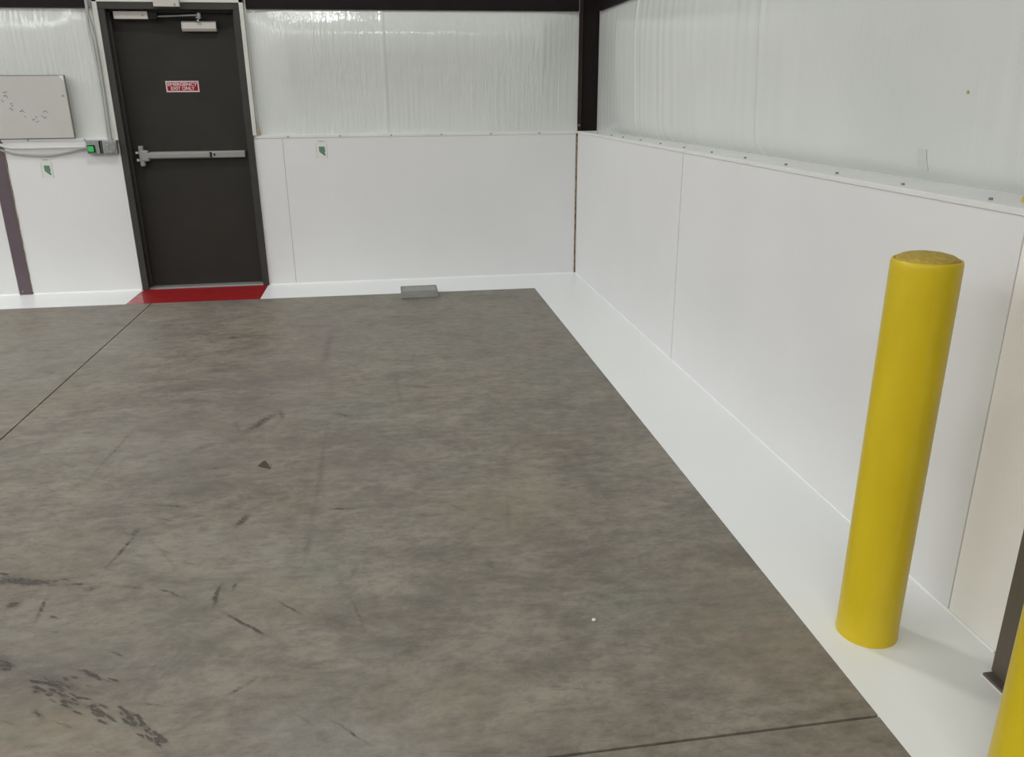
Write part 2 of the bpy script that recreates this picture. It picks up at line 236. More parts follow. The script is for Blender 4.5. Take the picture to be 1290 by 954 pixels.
M_WALLFAR = simple('far_white_wall', (.60, .61, .60), .6)
M_CEIL = simple('white_ceiling', (.68, .69, .68), .6)

def yellow_mat(name, bump):
    t = NT(name); p = t.pos()
    n = t.noise(t.mapping(p, (1, 1, .35)), 9, 4); n2 = t.noise(p, 160, 3)
    c = t.mix(t.remap(n, .3, .7), (.56, .415, .010), (.62, .47, .014))
    s = t.noise(t.mapping(p, loc=(2, 3, 1)), 34, 5, .7)
    c = t.mix(t.math('MULTIPLY', t.remap(s, .70, .76), .5), c, (.30, .21, .02))
    t.base(c); t.set(.36, 0, .35); t.bump(n2, bump, .002)
    return t.m
M_YEL = yellow_mat('yellow_gloss', .03)
def yellow_top_mat():
    t = NT('yellow_rough_concrete'); p = t.pos()
    n = t.noise(p, 55, 6, .7)
    t.base(t.mix(t.remap(n, .35, .65), (.36, .25, .045), (.52, .38, .07))); t.set(.7, 0, .3); t.bump(n, .7, .008)
    return t.m
M_YTOP = yellow_top_mat()
def green_lamp():
    t = NT('green_button_glow'); t.base((.03, .30, .08)); t.set(.3)
    t.b.inputs['Emission Color'].default_value = (.03, .6, .12, 1); t.b.inputs['Emission Strength'].default_value = .30
    return t.m
M_GREEN = green_lamp()

# ------------------------------------------------------------------ mesh helpers
class MB:
    def __init__(self): self.bm = bmesh.new()
    def box(self, x0, x1, y0, y1, z0, z1, bev=0.0, seg=2):
        b = bmesh.new()
        bmesh.ops.create_cube(b, size=1)
        for v in b.verts:
            v.co = Vector((x0 if v.co.x < 0 else x1, y0 if v.co.y < 0 else y1, z0 if v.co.z < 0 else z1))
        if bev: bmesh.ops.bevel(b, geom=list(b.edges), offset=bev, segments=seg, affect='EDGES', profile=.5)
        self.merge(b); return self
    def merge(self, b):
        me = bpy.data.meshes.new('t'); b.to_mesh(me); b.free(); self.bm.from_mesh(me); bpy.data.meshes.remove(me)
    def prism(self, pts, axis, a, b):
        # polygon pts in the two axes left over, extruded along axis from a to b
        def co(p, d):
            return {'x': Vector((d, p[0], p[1])), 'y': Vector((p[0], d, p[1])), 'z': Vector((p[0], p[1], d))}[axis]
        A = [self.bm.verts.new(co(p, a)) for p in pts]; B = [self.bm.verts.new(co(p, b)) for p in pts]
        n = len(pts)
        self.bm.faces.new(A); self.bm.faces.new(B[::-1])
        for i in range(n): self.bm.faces.new((A[i], B[i], B[(i+1) % n], A[(i+1) % n]))
        return self
    def tube(self, pts, r, n=10):
        pts = [Vector(p) for p in pts]; rings = []
        up = Vector((0.31, 0.77, 0.56))
        for i, p in enumerate(pts):
            d = (pts[min(i+1, len(pts)-1)] - pts[max(i-1, 0)]).normalized()
            u = (up - d*up.dot(d)).normalized(); v = d.cross(u); up = u
            rings.append([self.bm.verts.new(p + r*(math.cos(2*math.pi*k/n)*u + math.sin(2*math.pi*k/n)*v)) for k in range(n)])
        for a, b in zip(rings, rings[1:]):
            for k in range(n): self.bm.faces.new((a[k], a[(k+1) % n], b[(k+1) % n], b[k]))
        self.bm.faces.new(rings[0]); self.bm.faces.new(rings[-1][::-1]); return self
    def lathe(self, prof, cx, cy, n=64, wob=None):
        rings = []
        for i, (r, z) in enumerate(prof):
            if r < 1e-6: rings.append([self.bm.verts.new((cx, cy, z))]); continue
            ring = []
            for k in range(n):
                a = 2*math.pi*k/n
                dz = wob(i, a) if wob else 0
                ring.append(self.bm.verts.new((cx+r*math.cos(a), cy+r*math.sin(a), z+dz)))
            rings.append(ring)
        for a, b in zip(rings, rings[1:]):
            for k in range(n):
                k2 = (k+1) % n
                if len(a) == 1: self.bm.faces.new((a[0], b[k], b[k2]))
                elif len(b) == 1: self.bm.faces.new((a[k], a[k2], b[0]))
                else: self.bm.faces.new((a[k], a[k2], b[k2], b[k]))
        return self
    def disc(self, c, axis, r, h, n=12):
        d = {'x': Vector((1, 0, 0)), 'y': Vector((0, 1, 0)), 'z': Vector((0, 0, 1))}[axis]
        return self.tube([Vector(c)-d*h/2, Vector(c)+d*h/2], r, n)
    def build(self, name, mat, parent=None, smooth=False, origin=None, ang=40):
        bmesh.ops.recalc_face_normals(self.bm, faces=self.bm.faces)
        if origin is not None:
            bmesh.ops.translate(self.bm, verts=self.bm.verts, vec=-Vector(origin))
        if smooth:
            for f in self.bm.faces: f.smooth = True
            for e in self.bm.edges:
                if len(e.link_faces) == 2 and e.calc_face_angle(0) > math.radians(ang): e.smooth = False
        me = bpy.data.meshes.new(name); self.bm.to_mesh(me); self.bm.free()
        me.materials.append(mat)
        o = bpy.data.objects.new(name, me); COL.objects.link(o)
        if origin is not None: o.location = origin
        if parent is not None:
            o.parent = parent
            o.location = Vector(o.location) - world_loc(parent)
        return o
def world_loc(o):
    v = Vector(o.location)
    while o.parent is not None: o = o.parent; v += Vector(o.location)
    return v
def tag(o, label=None, cat=None, group=None, kind=None):
    if label: o['label'] = label
    if cat: o['category'] = cat
    if group: o['group'] = group
    if kind: o['kind'] = kind
    return o
def thing(name, loc, label=None, cat=None, group=None, kind=None):
    o = bpy.data.objects.new(name, None); COL.objects.link(o); o.location = loc; o.empty_display_size = .1
    return tag(o, label, cat, group, kind)
def smooth_path(pts, n=8):
    P = [Vector(p) for p in pts]; out = []
    for i in range(len(P)-1):
        a = P[max(i-1, 0)]; b = P[i]; c = P[i+1]; d = P[min(i+2, len(P)-1)]
        for k in range(n):
            t = k/n
            out.append(.5*((2*b)+(-a+c)*t+(2*a-5*b+4*c-d)*t*t+(-a+3*b-3*c+d)*t**3))
    out.append(P[-1]); return out

HP = 1.22
XL, YF, ZC = -14.0, -20.0, 6.2        # far side walls and ceiling of the hall

# ------------------------------------------------------------------ floor
floor = MB().box(XL, .5, YF, .5, -.08, -.012).build('floor', M_SUB)
tag(floor, kind='structure')
JX, JY, G = -3.49, -5.472, .004
def back_edge(x): return -.527 - (x+.457)*.010
XR = -.463
for xs, ys in (((JX+G, XR), 'b'), ((XL, JX-G), 'b'), ((JX+G, XR), 'f'), ((XL, JX-G), 'f')):
    if ys == 'b': poly = [(xs[0], JY+G), (xs[1], JY+G), (xs[1], back_edge(xs[1])), (xs[0], back_edge(xs[0]))]
    else: poly = [(xs[0], YF), (xs[1], YF), (xs[1], JY-G), (xs[0], JY-G)]
    MB().prism(poly, 'z', -.012, 0).build('concrete_slab', M_CONC, floor)
DX0, DX1 = -3.68, -2.668               # red patch in front of the door
def band(x0, x1):
    return [(x0, back_edge(x0)), (x1, back_edge(x1)), (x1, .02), (x0, .02)]
b = MB(); b.prism(band(XL, DX0), 'z', -.012, .0012).build('painted_border', M_PAINT, floor)
b = MB(); b.prism(band(DX1, XR), 'z', -.012, .0012).build('painted_border', M_PAINT, floor)
b = MB(); b.prism([(XR, YF), (.02, YF), (.02, .02), (XR, .02)], 'z', -.012, .0012).build('painted_border', M_PAINT, floor)
tag(MB().prism([(-3.667, -.10), (-3.545, back_edge(-3.545)), (DX1, back_edge(DX1)), (DX1, .16), (-3.667, .16)], 'z', -.012, .0014)
    .build('red_threshold_patch', M_RED, floor), 'red painted patch in front of the door')
tag(MB().prism([(DX0, back_edge(DX0)), (-3.545, back_edge(-3.545)), (-3.667, -.10), (-3.667, .16), (DX0, .02)], 'z', -.012, .0013)
    .build('thin_paint_edge', M_PINK, floor), 'faded pink edge of the red patch')

# ------------------------------------------------------------------ back wall
wb = MB().box(XL, .5, .30, .40, 0, ZC).build('wall_back', M_WALLFAR); tag(wb, kind='structure')
def wall_panel(parent, x0, x1, mat=M_PANEL, y=0.0):
    return MB().box(x0, x1, y, y+.012, .008, HP-.002, .0015, 1).build('wall_panel', mat, parent)
wall_panel(wb, -8.5, -4.637); wall_panel(wb, -4.533, -3.684); wall_panel(wb, -2.660, -2.437); wall_panel(wb, -2.4352, -.012)
def vinyl_back(x0, x1, seams=(), AMP=.070):
    m = MB(); nx = int((x1-x0)/.008); nz = 34
    random.seed(int(-x0*100)); ph = [random.uniform(0, 6.28) for _ in range(40)]
    fr = [random.uniform(20, 190) for _ in range(40)]; zc = [random.uniform(1.2, 2.3) for _ in range(40)]; zw = [random.uniform(.12, .45) for _ in range(40)]
    xc = [random.uniform(x0, x1) for _ in range(40)]; xw = [random.uniform(.1, .5) for _ in range(40)]
    grid = []
    for j in range(nz+1):
        z = HP-.01 + (2.62-HP+.01)*j/nz; row = []
        for i in range(nx+1):
            x = x0+(x1-x0)*i/nx
            y = .016 + .012*(1-math.exp(-max(0, z-HP)/.05))
            u = min(1, max(0, (z-HP)/(2.16-HP))); y -= AMP*min(1, max(0, min(x-x0, x1-x)-.02)/.30)*math.sin(math.pi*u**2.6)   # the blanket bulges out below the girt
            d = 0
            for k in range(40):
                d += math.sin(fr[k]*x+ph[k]+.6*math.sin(3*z+k))*math.exp(-((z-zc[k])/zw[k])**2)*math.exp(-((x-xc[k])/xw[k])**2)
            y += .0003*d*min(1, max(0, (z-HP)/.12))
            for s in seams:
                if 0 < x-s < .03: y -= .004
                elif x <= s: y -= .0015
            row.append(m.bm.verts.new((x, y, z)))
        grid.append(row)
    for a, c in zip(grid, grid[1:]):
        for i in range(nx): m.bm.faces.new((a[i], a[i+1], c[i+1], c[i]))
    return m.build('vinyl_liner', M_VIN_B, wb, True, ang=180)
vinyl_back(-2.655, .012, (-1.61,)); vinyl_back(-5.6, -3.700, (), .028)
# cap strip along the panel tops, with screws
for x0, x1 in ((-8.5, -3.684), (-2.652, -.003)):
    MB().box(x0, x1, -.004, .03, HP-.022, HP, .001, 1).build('cap_trim', M_TRIM, wb)
scr = None
for x in [-.33-.412*k for k in range(6)] + [-3.93-.412*k for k in range(2)]:
    if scr is None: scr = MB().disc((0, 0, 0), 'y', .006, .006, 10).build('screw', M_ALU_D, wb); o = scr
    else: o = scr.copy(); COL.objects.link(o)
    o.location = (x, -.005, HP-.012)
def girt_b(x0, x1):
    m = MB(); pts = [(0, 2.35), (0, 2.148), (.15, 2.148), (.15, 2.154), (.006, 2.154), (.006, 2.35)]
    m.prism(pts, 'x', x0, x1); return m
tag(girt_b(-2.612, -.004).build('steel_girt', M_STEEL, wb), 'dark brown steel girt above the white vinyl')
tag(girt_b(-6.0, -3.742).build('steel_girt', M_STEEL, wb), 'dark brown steel girt above the white vinyl')
# baseboard caulk bead
for x0, x1 in ((-8.5, -4.637), (-4.533, -3.69), (-2.655, -.006)):
    o = MB().prism([(-.006, .001), (.012, .001), (.012, .012), (-.001, .010)], 'x', x0, x1).build('baseboard_back', M_PAINT); tag(o, kind='structure')

# ------------------------------------------------------------------ right wall
wr = MB().box(.34, .44, YF, .5, 0, ZC).build('wall_right', M_WALLFAR); tag(wr, kind='structure')
def panel_r(y0, y1, mat): return MB().box(0, .012, y0, y1, .008, HP-.002, .0015, 1).build('wall_panel', mat, wr)
panel_r(-2.556, -.012, M_PANEL); panel_r(-5.096, -2.5650, M_PANEL); MB().box(.004, .012, -2.566, -2.555, .008, HP-.02).build('joint_shade', M_JOINTSHADE, wr); panel_r(-7.6, -5.0995, M_PANEL_C)  # the grey strip in the gap stands for its shade
MB().box(0.02, .3, YF, -7.6, 0.01, HP).build('lower_wall', M_PANEL, wr)
def xr(y, z):                                # liner surface: bulged, tucked in at the bottom
    k = min(1, max(0, (-y-.05)/.5)); u = min(1, max(0, (z-HP)/(2.16-HP)))
    return .176 + .050*k*math.exp(-max(0, z-HP)/.045) - .022*k*math.sin(math.pi*u**2)
def vinyl_right():
    m = MB(); y0, y1 = -9.0, .03; ny = 900; nz = 36; grid = []
    rnd = random.Random(3); K = 26
    ph = [rnd.uniform(0, 6.28) for _ in range(K)]; fr = [rnd.uniform(8, 70) for _ in range(K)]
    zc = [rnd.uniform(1.3, 2.3) for _ in range(K)]; zw = [rnd.uniform(.2, .7) for _ in range(K)]; yc = [rnd.uniform(-5.2, 0) for _ in range(K)]; yw = [rnd.uniform(.2, .8) for _ in range(K)]
    for j in range(nz+1):
        u = j/nz; z = HP-.004 + 1.45*u**1.5; row = []
        for i in range(ny+1):
            y = y0+(y1-y0)*i/ny
            x = xr(y, z)
            d = 0
            for k in range(K):
                e = math.exp(-((y-yc[k])/yw[k])**2)
                if e > .01: d += math.sin(fr[k]*y+ph[k]+.5*math.sin(2*z+k))*math.exp(-((z-zc[k])/zw[k])**2)*e
            x += .0007*d
            for s in (-1.03, -3.06):
                q = y-s+(z-1.7)*.0
                if -.035 < q < 0: x -= .006
                elif q >= 0: x -= .001
            # creased patch near the frame's edge
            if -5.6 < y < -4.86 and z < 1.42: x += .004*math.sin(y*260)*math.exp(-((z-1.30)/.06)**2)
            row.append(m.bm.verts.new((x, y, z)))
        grid.append(row)
    for a, c in zip(grid, grid[1:]):
        for i in range(ny): m.bm.faces.new((a[i], a[i+1], c[i+1], c[i]))
    return m.build('vinyl_liner', M_VIN_R, wr, True, ang=180)
vinyl_right()
MB().box(-.004, .30, -7.6, -.009, HP-.018, HP, .0015, 1).build('cap_trim', M_TRIM, wr)
for k in range(12):
    o = scr.copy(); COL.objects.link(o); o.parent = wr; o.rotation_euler = (math.pi/2, 0, 0)
    o.location = (.045, -4.90+.409*k - (0 if k < 10 else .1), HP+.0035)
o = MB().prism([(-.004, .001), (.012, .001), (.012, .009), (-.001, .008)], 'y', -5.30, -.006)
o = o.build('baseboard_right', M_PAINT); tag(o, kind='structure')
m = MB(); m.prism([(.15, 2.35), (.15, 2.148), (.30, 2.148), (.30, 2.154), (.156, 2.154), (.156, 2.35)], 'y', -9, -.012)
# prism along y takes (x, z) points
tag(m.build('steel_girt', M_STEEL, wr), 'dark brown steel girt above the white vinyl')
tag(MB().prism([(xr(-4.37, 1.255)-.001, 1.255), (xr(-4.37, 1.29)-.001, 1.29), (xr(-4.37, 1.325)-.001, 1.325), (xr(-4.37, 1.325)-.0025, 1.325), (xr(-4.37, 1.29)-.0025, 1.29), (xr(-4.37, 1.255)-.0025, 1.255)], 'y', -4.395, -4.345).build('tape_strip', M_TAPE, wr), 'clear tape strip on the white vinyl')
tag(MB().disc((xr(-4.566, 1.507)-.001, -4.566, 1.507), 'x', .0055, .004, 7).build('rust_spot', M_FOAM, wr), 'small tan spot on the vinyl')
tag(MB().prism([(-5.2, HP), (-4.945, HP), (-4.955, HP+.022), (-5.2, HP+.045)], 'x', .10, .104).build('yellow_tape', M_CREAMTAPE, wr), 'yellow tape end on the ledge')

# ------------------------------------------------------------------ corner column and corner gap
c = thing('steel_column', (.09, .06, 0), 'dark brown steel column standing in the corner between back and right wall', 'column')
MB().box(.002, .178, .034, .042, 0, 3.0).build('web', M_STEEL, c)
tag(MB().box(.002, .034, .014, .22, 0, 3.0, .001, 1).build('flange', M_STEEL2, c), 'lighter brown flange edge')
MB().box(.170, .178, .034, .22, 0, 3.0).build('flange', M_STEEL, c)
MB().disc((.016, .012, HP+.045), 'y', .009, .008, 8).build('bolt', M_ALU_D, c)
MB().box(-.004, .001, .006, .012, 2.14, 2.5).build('liner_edge', M_TRIM, c)
MB().box(.181, .186, .006, .012, 2.11, 2.5).build('liner_edge', M_TRIM, c)
# brown backing and ragged foam in the open corner joint
g = MB().box(-.013, .002, .004, .013, .01, HP-.004).build('corner_gap', M_GAP, wr)
m = MB(); rnd = random.Random(11); z = .02; lp = []; rp = []
while z < HP-.02:
    lp.append((-.006+rnd.uniform(-.003, .004), z)); rp.append((.001, z)); z += rnd.uniform(.012, .03)
m.prism(lp+rp[::-1], 'y', -.001, .004); m.build('foam_bead', M_FOAM, wr)

# ------------------------------------------------------------------ column at the left edge
c = thing('steel_column', (-4.585, .01, 0), 'purple-brown steel column between white wall panels, below the whiteboard', 'column')
MB().box(-4.632, -4.538, -.008, .002, 0.0015, 2.14, .001, 1).build('flange', M_PURP, c)
MB().box(-4.589, -4.581, .002, .28, 0.0015, 2.14).build('web', M_PURP, c)
MB().disc((-4.605, -.009, .03), 'y', .006, .006, 8).build('bolt', M_ALU, c)
m = MB(); rnd = random.Random(5); z = .02; lp = []; rp = []
while z < HP-.04:
    rp.append((-4.535+rnd.uniform(0, .005)+.008*(z/HP), z)); lp.append((-4.538, z)); z += rnd.uniform(.015, .04)
m.prism(lp+rp[::-1], 'y', .0, .012); m.build('foam_bead', M_FOAM2, wb)

# ------------------------------------------------------------------ emergency exit door
FX0, FX1, FT = -3.676, -2.660, 2.186       # frame outer edges and top
d = thing('door_1', (-3.168, .1, 0), kind='structure')
d['label'] = 'dark brown emergency exit door with a metal push bar'; 
FW = .047; RV = .125
fr = MB()
for a, e, s in ((FX0, FX0+FW, 1), (FX1-FW, FX1, -1)):
    fr.box(a, e, -.016, RV-.018, .0016, FT-FW, .002, 1)
    if s > 0: fr.box(e-.002, e+.016, .045, RV-.018, .0016, FT-FW, .001, 1)
    else: fr.box(a-.016, a+.002, .045, RV-.018, .0016, FT-FW, .001, 1)
fr.box(FX0, FX1, -.016, RV-.018, FT-FW, FT, .002, 1)
fr.box(FX0+FW, FX1-FW, .045, RV-.018, FT-FW-.016, FT-FW+.002, .001, 1)
fr.box(FX0, FX1, RV-.018, .29, .0016, FT)   # dark pocket behind the leaf edges
frame = fr.build('door_frame', M_FRAME, d)
leaf = MB().box(FX0+FW+.004, FX1-FW-.004, RV-.035, RV-.002, .014, FT-FW-.004, .002, 1).build('door_leaf', M_DOOR, d)
LF = RV-.035                                # leaf face y = .09
MB().prism([(.0, .0016), (.015, .013), (LF-.005, .015), (LF+.02, .015), (LF+.02, .0016)], 'x', FX0+FW, FX1-FW).build('threshold', M_ALU, d)
# hinge
MB().tube([(-2.716, LF-.006, 2.012), (-2.716, LF-.006, 2.085)], .007, 10).build('hinge', M_CHROME, d)
MB().tube([(-2.716, LF-.006, 1.10), (-2.716, LF-.006, 1.19)], .006, 10).build('hinge', M_FRAME, d)
MB().tube([(-2.716, LF-.006, .20), (-2.716, LF-.006, .29)], .006, 10).build('hinge', M_FRAME, d)
# push bar
pb = MB().box(-3.520, -2.745, LF-.022, LF+.001, 1.047, 1.103, .004).build('push_bar', M_ALU, d)
tag(pb, 'silver push bar across the door')
MB().box(-3.500, -3.017, LF-.056, LF-.020, 1.053, 1.097, .008, 3).build('push_pad', M_ALU, pb)
MB().box(-3.015, -3.008, LF-.048, LF-.02, 1.055, 1.095).build('pad_gap', M_BLACK, pb)
MB().box(-3.006, -2.745, LF-.046, LF-.020, 1.050, 1.100, .006, 2).build('end_cover', M_ALU, pb)
MB().disc((-2.985, LF-.048, 1.076), 'y', .008, .006, 12).build('dogging_screw', M_BLACK, pb)
hd = MB(); hd.box(-3.562, -3.524, LF-.05, LF+.001, .992, 1.152, .010, 3); hd.box(-3.545, -3.488, LF-.054, LF, 1.030, 1.118, .012, 3)
hd.build('latch_case', M_ALU, pb)
MB().box(-3.592, -3.566, LF-.03, LF-.004, 1.088, 1.108, .003).build('strike', M_CHROME, d)
MB().box(-3.590, -3.566, LF-.03, LF-.004, 1.030, 1.052, .003).build('strike', M_CHROME, d)
# closer
cl = MB()
pts = [(LF, 1.992), (LF-.040, 1.992), (LF-.052, 2.010), (LF-.045, 2.052), (LF-.028, 2.064), (LF, 2.064)]
cl.prism(pts, 'x', -3.108, -2.855)
closer = cl.build('door_closer', M_BEIGE, d, True, ang=25); tag(closer, 'pale grey box closer on the leaf')
MB().disc((-2.985, LF-.022, 2.078), 'z', .010, .03, 12).build('spindle', M_CHROME, closer)
MB().disc((-2.965, LF-.075, 2.098), 'z', .013, .04, 12).build('arm_joint', M_ALU, closer)
MB().tube([(-2.965, LF-.075, 2.104), (-3.270, LF-.062, 2.092)], .006, 8).build('closer_arm', M_ALU, closer)
MB().box(-3.19, -2.975, LF-.046, LF-.03, 2.080, 2.088).build('closer_arm', M_BLACK, closer)
MB().box(-2.99, -2.958, LF-.08, LF-.02, 2.084, 2.092).build('closer_arm', M_ALU, closer)
MB().box(-3.325, -3.268, LF-.078, LF-.04, 2.072, FT-FW-.016, .003).build('arm_bracket', M_BLACK, closer)
# magnetic lock under the frame head
mg = MB().box(-3.583, -3.338, .020, .062, 2.074, 2.128, .003).build('magnetic_lock', M_BEIGE, d); tag(mg, 'pale grey lock bar under the frame head')
MB().box(-3.575, -3.345, .064, LF, 2.070, 2.121, .003).build('armature_plate', M_FRAME, d)
MB().disc((-3.375, .019, 2.10), 'y', .006, .004, 10).build('lock_lamp', M_ALU_D, mg)
# pale casing round the frame above the wainscot
ca = MB(); ca.box(FX0-.036, FX0-.001, -.022, .03, HP-.02, FT+.03, .002, 1); ca.box(FX1+.001, FX1+.032, -.022, .03, HP, FT+.03, .002, 1)
ca.box(FX0-.036, FX1+.032, -.022, .03, FT+.001, FT+.05, .002, 1)
ca.build('casing', M_CASING, d)
MB().tube([(FX1+.040, -.002, HP+.002), (FX1+.041, -.002, 2.13)], .0045, 8).build('casing_bead', M_CASING, d)
m = MB(); m.prism([(FX1+.034, HP+.001), (FX1+.062, HP+.001), (FX1+.056, HP+.03), (FX1+.042, HP+.12), (FX1+.034, HP+.13)], 'y', .001, .012); m.build('foam_residue', M_FOAM, d)
# detector box above the frame
s = thing('door_sensor', (-3.175, -.04, 2.153), 'pale grey rectangular box mounted above the door frame', 'sensor')
MB().box(-3.268, -3.083, -.062, -.023, 2.153, 2.25, .004).build('housing', M_BEIGE, s)
MB().disc((-3.115, -.063, 2.168), 'y', .007, .004, 10).build('indicator', M_ALU_D, s)
# emergency exit sign on the leaf
sg = thing('exit_sign', (-3.169, LF, 1.552), 'red and white EMERGENCY EXIT ONLY sticker on the dark door', 'sign')
SX0, SX1, SZ0, SZ1 = -3.294, -3.045, 1.552, 1.635
MB().box(SX0, SX1, LF-.002, LF, SZ0, SZ1).build('sign_board', M_SIGNWHITE, sg)
MB().box(SX0+.010, SX1-.010, LF-.0026, LF-.001, SZ0+.010, SZ1-.009).build('red_field', M_SIGNRED, sg)
def text(body, name, x, z, size, width, y, mat, parent):
    cu = bpy.data.curves.new('t', 'FONT'); cu.body = body; cu.size = size; cu.align_x = 'CENTER'; cu.align_y = 'CENTER'; cu.extrude = .0004; cu.offset = size*.030
    o = bpy.data.objects.new('t', cu); COL.objects.link(o)
    dg = bpy.context.evaluated_depsgraph_get(); me = bpy.data.meshes.new_from_object(o.evaluated_get(dg))
    bpy.data.objects.remove(o); bpy.data.curves.remove(cu)
    xs = [v.co.x for v in me.vertices]; k = width/(max(xs)-min(xs))
    me.transform(Matrix.Diagonal((k, 1, 1, 1))); me.transform(Matrix.Rotation(math.pi/2, 4, 'X')); me.name = name
    me.materials.clear(); me.materials.append(mat)
    n = bpy.data.objects.new(name, me); COL.objects.link(n); n.parent = parent; n.location = Vector((x, y, z))-world_loc(parent)
    return n
text('EMERGENCY', 'lettering', -3.1695, 1.6085, .033, .222, LF-.0032, M_SIGNWHITE, sg)
text('EXIT ONLY', 'lettering', -3.1695, 1.5785, .033, .180, LF-.0032, M_SIGNWHITE, sg)

# ------------------------------------------------------------------ stickers with a green map shape
def sticker(x0, x1, z0, z1, label):
    t = thing('wall_sticker', ((x0+x1)/2, 0, z0), label, 'sticker', 'white stickers with a green shape')
    w_, h_ = x1-x0, z1-z0
    MB().box(x0, x1, -.0015, -.0001, z0, z1).build('paper', M_PAPER, t)
    MB().box(x0+.25*w_, x0+.78*w_, -.0021, -.0008, z0+.885*h_, z0+.925*h_).build('print_bar', M_GREYPR, t)
    P = [(.26, .62), (.76, .62), (.82, .36), (.74, .30), (.84, .14), (.70, .13), (.28, .34)]
    MB().prism([(x0+a*w_, z0+q*h_) for a, q in P], 'y', -.0021, -.0008).build('green_shape', M_GREENPR, t)
    MB().box(x0+.02*w_, x0+.04*w_, -.0021, -.0008, z0, z0+.78*h_).build('border_line', M_GREYPR, t); MB().box(x0+.96*w_, x0+.98*w_, -.0021, -.0008, z0, z0+.78*h_).build('border_line', M_GREYPR, t)
sticker(-2.178, -2.088, 1.036, 1.182, 'white sticker with green shape on the panel right of the door')
sticker(-4.288, -4.205, .925, 1.075, 'white sticker with green shape under the conduit left of the door')

# ------------------------------------------------------------------ whiteboard
t = thing('whiteboard', (-4.30, -.02, HP), 'small white marker board with faint scribbles resting on the wall ledge', 'whiteboard')
bx0, bx1, bz0, bz1 = -4.61, -3.996, HP+.003, 1.675
MB().box(bx0, bx1, -.024, -.010, bz0, bz1, .002, 1).build('board_face', M_WB, t)
fr = MB(); fr.box(bx1, bx1+.006, -.024, -.008, bz0, bz1); fr.box(bx0, bx1+.006, -.0245, -.008, bz1, bz1+.004); fr.build('edge_trim', M_WBEDGE, t)
MB().prism([(bx1-.035, bz1), (bx1-.002, bz1), (bx1-.002, bz1-.04)], 'y', -.0255, -.023).build('corner_cap', M_TRIM, t)
WR = [(-4.43, 1.559), (-4.438, 1.533), (-4.419, 1.532), (-4.455, 1.497), (-4.403, 1.477), (-4.397, 1.46), (-4.411, 1.444), (-4.402, 1.431), (-4.344, 1.423), (-4.321, 1.422), (-4.178, 1.42), (-4.159, 1.418), (-4.192, 1.382), (-4.177, 1.375), (-4.266, 1.361), (-4.241, 1.379), (-4.241, 1.346), (-4.319, 1.383), (-4.024, 1.536), (-4.025, 1.526)]
rnd = random.Random(2); ik = MB(); ir = MB()
for i, (x, z) in enumerate(WR):
    q = ir if i in (10, 11, 12, 13) else ik
    L = rnd.uniform(.006, .016); a = rnd.choice([0, .1, -.9, .3]); P = []
    for k in range(5): P.append((x-L+2*L*k/4*math.cos(a), -.0242, z+rnd.uniform(-.004, .004)+(k-2)*L/2*math.sin(a)))
    q.tube(P, .0022, 5)
tag(ik.build('marker_writing', M_INK, t), kind='stuff'); tag(ir.build('marker_writing', M_INKR, t), kind='stuff')

# ------------------------------------------------------------------ button box, junction box, conduits
t = thing('button_box', (-3.855, 0, 1.10), 'grey metal exit button box with a lit green button left of the door', 'switch')
MB().box(-3.915, -3.803, -.050, -.0005, 1.100, 1.204, .004).build('housing', M_GALV, t)
MB().box(-3.905, -3.850, -.056, -.049, 1.112, 1.168, .002).build('button_bezel', M_BLACK, t)
tag(MB().box(-3.900, -3.858, -.064, -.055, 1.118, 1.160, .004).build('push_button', M_GREEN, t), 'lit green button')
MB().box(-3.818, -3.806, -.0525, -.049, 1.105, 1.198).build('cover_edge', M_BLACK, t)
t = thing('junction_box', (-3.742, 0, 1.10), 'grey galvanised junction box between the green button and the door frame', 'electrical box')
MB().box(-3.795, -3.690, -.052, -.0005, 1.100, 1.202, .008, 2).build('housing', M_GALV, t)
MB().disc((-3.742, -.054, 1.150), 'y', .043, .006, 20).build('cover_plate', M_GALV, t)
MB().disc((-3.752, -.060, 1.170), 'y', .007, .008, 10).build('cover_screw', M_CHROME, t)
P = smooth_path([(-3.735, -.030, 2.36), (-3.742, -.030, 2.16), (-3.742, -.028, 2.09), (-3.728, -.026, 2.00), (-3.722, -.026, 1.88), (-3.722, -.026, 1.60), (-3.727, -.026, 1.35), (-3.729, -.026, 1.200)], 6)
o = MB().tube(P, .0095, 10).build('conduit', M_GREYPIPE, None, True); tag(o, 'grey bent conduit running down beside the door casing into the junction box', 'conduit')
P = smooth_path([(-3.752, -.016, 2.36), (-3.756, -.014, 2.14), (-3.758, -.012, 2.0), (-3.748, -.012, 1.90), (-3.745, -.012, 1.70), (-3.748, -.014, 1.45), (-3.752, -.020, 1.200)], 6)  # thin tube modelled in place of the bent conduit's cast shadow
o = MB().tube(P, .006, 8).build('line', M_GLINE, None, True); tag(o, 'thin grey cable standing in for the shadow of the bent conduit left of the door', 'line')
P = smooth_path([(-4.60, -.038, 1.203), (-4.55, -.038, 1.186), (-4.48, -.038, 1.160), (-4.40, -.038, 1.154), (-4.2, -.038, 1.154), (-4.0, -.038, 1.155), (-3.917, -.038, 1.155)], 6)
o = MB().tube(P, .012, 10).build('conduit', M_WCABLE, None, True); tag(o, 'white horizontal conduit under the whiteboard leading to the green button box', 'conduit')
P = smooth_path([(-4.60, -.014, 1.175), (-4.54, -.014, 1.138), (-4.45, -.012, 1.108), (-4.32, -.010, 1.094), (-4.20, -.010, 1.092), (-4.08, -.012, 1.110), (-3.99, -.014, 1.128), (-3.917, -.016, 1.134)], 6)  # thin grey tube sagging below the white conduit
o = MB().tube(P, .008, 8).build('line', M_GLINE, None, True); tag(o, 'grey cable sagging below the white horizontal conduit', 'line')

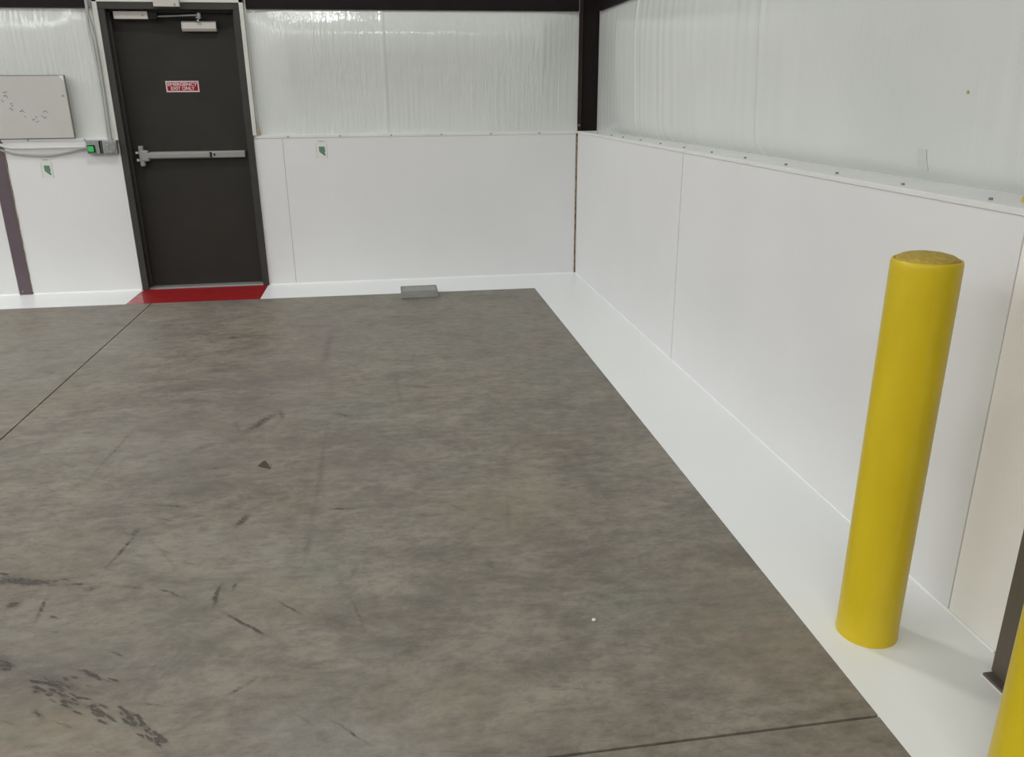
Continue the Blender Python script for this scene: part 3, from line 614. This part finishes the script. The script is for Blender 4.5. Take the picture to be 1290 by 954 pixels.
# ------------------------------------------------------------------ bollards
def bollard(x, y, h, label, seed):
    t = thing('bollard', (x, y, 0), label, 'bollard', 'yellow steel bollards')
    r = .0845; rnd = random.Random(seed); a0 = rnd.uniform(0, 6)
    base = lambda i, a: (-.001 if i > 1 else .0)
    prof = [(r+.001, .0012), (r+.0015, .006), (r, .02)] + [(r, .02+(h-.045)*k/12) for k in range(1, 13)] + [(r-.0005, h-.012), (r-.003, h-.006), (r-.006, h-.005), (r-.009, h-.007), (r-.010, h-.02)]
    MB().lathe(prof, x, y, 72).build('pipe', M_YEL, t, True, ang=60)
    cap = [(r-.0095, h-.022), (r-.010, h-.008)] + [((r-.010)*math.cos(q*math.pi/2/8), h-.008+.020*math.sin(q*math.pi/2/8)) for q in range(1, 9)]
    cap[-1] = (0, h+.012)
    MB().lathe(cap, x, y, 48, lambda i, a: .0003*math.sin(5*a+i*2+a0)+.0002*math.sin(11*a+i)).build('concrete_cap', M_YTOP, t, True, ang=60)
    return t
b1 = bollard(-.2996, -5.1455, 1.118, 'yellow bollard standing alone on the white floor border, rounded top in view', 1)
m = MB()
for k in range(9):
    a = math.radians(206+ k*2.2); m
b2 = bollard(-.300, -5.772, 1.118, 'nearest yellow bollard, cut off at the bottom right corner of the photo', 2)

# ------------------------------------------------------------------ brown jamb post at the right edge
t = thing('steel_post', (-.04, -5.45, 0), 'brown steel jamb post on a foot plate behind the nearest bollard', 'post')
pp = MB(); pp.box(-.070, -.008, -5.60, -5.372, .0095, 2.9, .002, 1)
pp.build('post_shaft', M_POST, t)
MB().box(-.098, -.008, -5.62, -5.378, .0040, .012, .001, 1).build('foot_plate', M_POST, t)
MB().box(-.100, -.008, -5.625, -5.374, .0012, .0042).build('paint_edge', M_TRIM, t)

# ------------------------------------------------------------------ things on the floor
t = thing('concrete_block', (-1.418, -.61, 0), 'low grey concrete block lying across the edge of the white floor border', 'block')
MB().box(-1.563, -1.273, -.712, -.512, .0015, .056, .004, 2).build('block_body', M_BLOCK, t)
tp = MB(); 
tp.box(-1.561, -1.275, -.710, -.698, .055, .0575, .001, 1); tp.box(-1.561, -1.275, -.526, -.514, .055, .0585, .001, 1)
tp.box(-1.561, -1.549, -.698, -.526, .055, .0575, .001, 1); tp.box(-1.287, -1.275, -.698, -.526, .055, .0575, .001, 1)
tp.build('rim', M_BLOCKR, t)
o = MB().lathe([(0, .0), (.006, .001), (.0065, .004), (.003, .007), (0, .0075)], 0, 0, 9).build('paint_crumb', M_PAPER, None, True)
o.location = (-1.084, -4.967, .0002); tag(o, 'tiny white crumb lying on the concrete floor', 'debris')
fc = MB(); V = [fc.bm.verts.new(q) for q in ((-.030, .012, .0), (.004, .020, .020), (.030, -.030, .0), (.012, .026, .0), (-.004, -.010, .004), (-.008, .016, .017))]
for q in ((0, 4, 5), (4, 2, 1, 5), (2, 3, 1), (3, 0, 5, 1), (0, 3, 2, 4)): fc.bm.faces.new([V[i] for i in q])
o = fc.build('floor_chip', M_CHIP, None)
o.location = (-2.222, -3.682, .0004); tag(o, 'small dark brown curled flake lying on the concrete floor', 'debris')

# ------------------------------------------------------------------ the rest of the hall, out of view
o = MB().box(XL-.1, XL, YF, .5, 0, ZC).build('wall_left', M_WALLFAR); tag(o, kind='structure')
o = MB().box(XL, .5, YF-.1, YF, 0, ZC).build('wall_front', M_WALLFAR); tag(o, kind='structure')
o = MB().box(XL, .5, YF, .5, ZC, ZC+.1).build('ceiling', M_CEIL); tag(o, kind='structure')
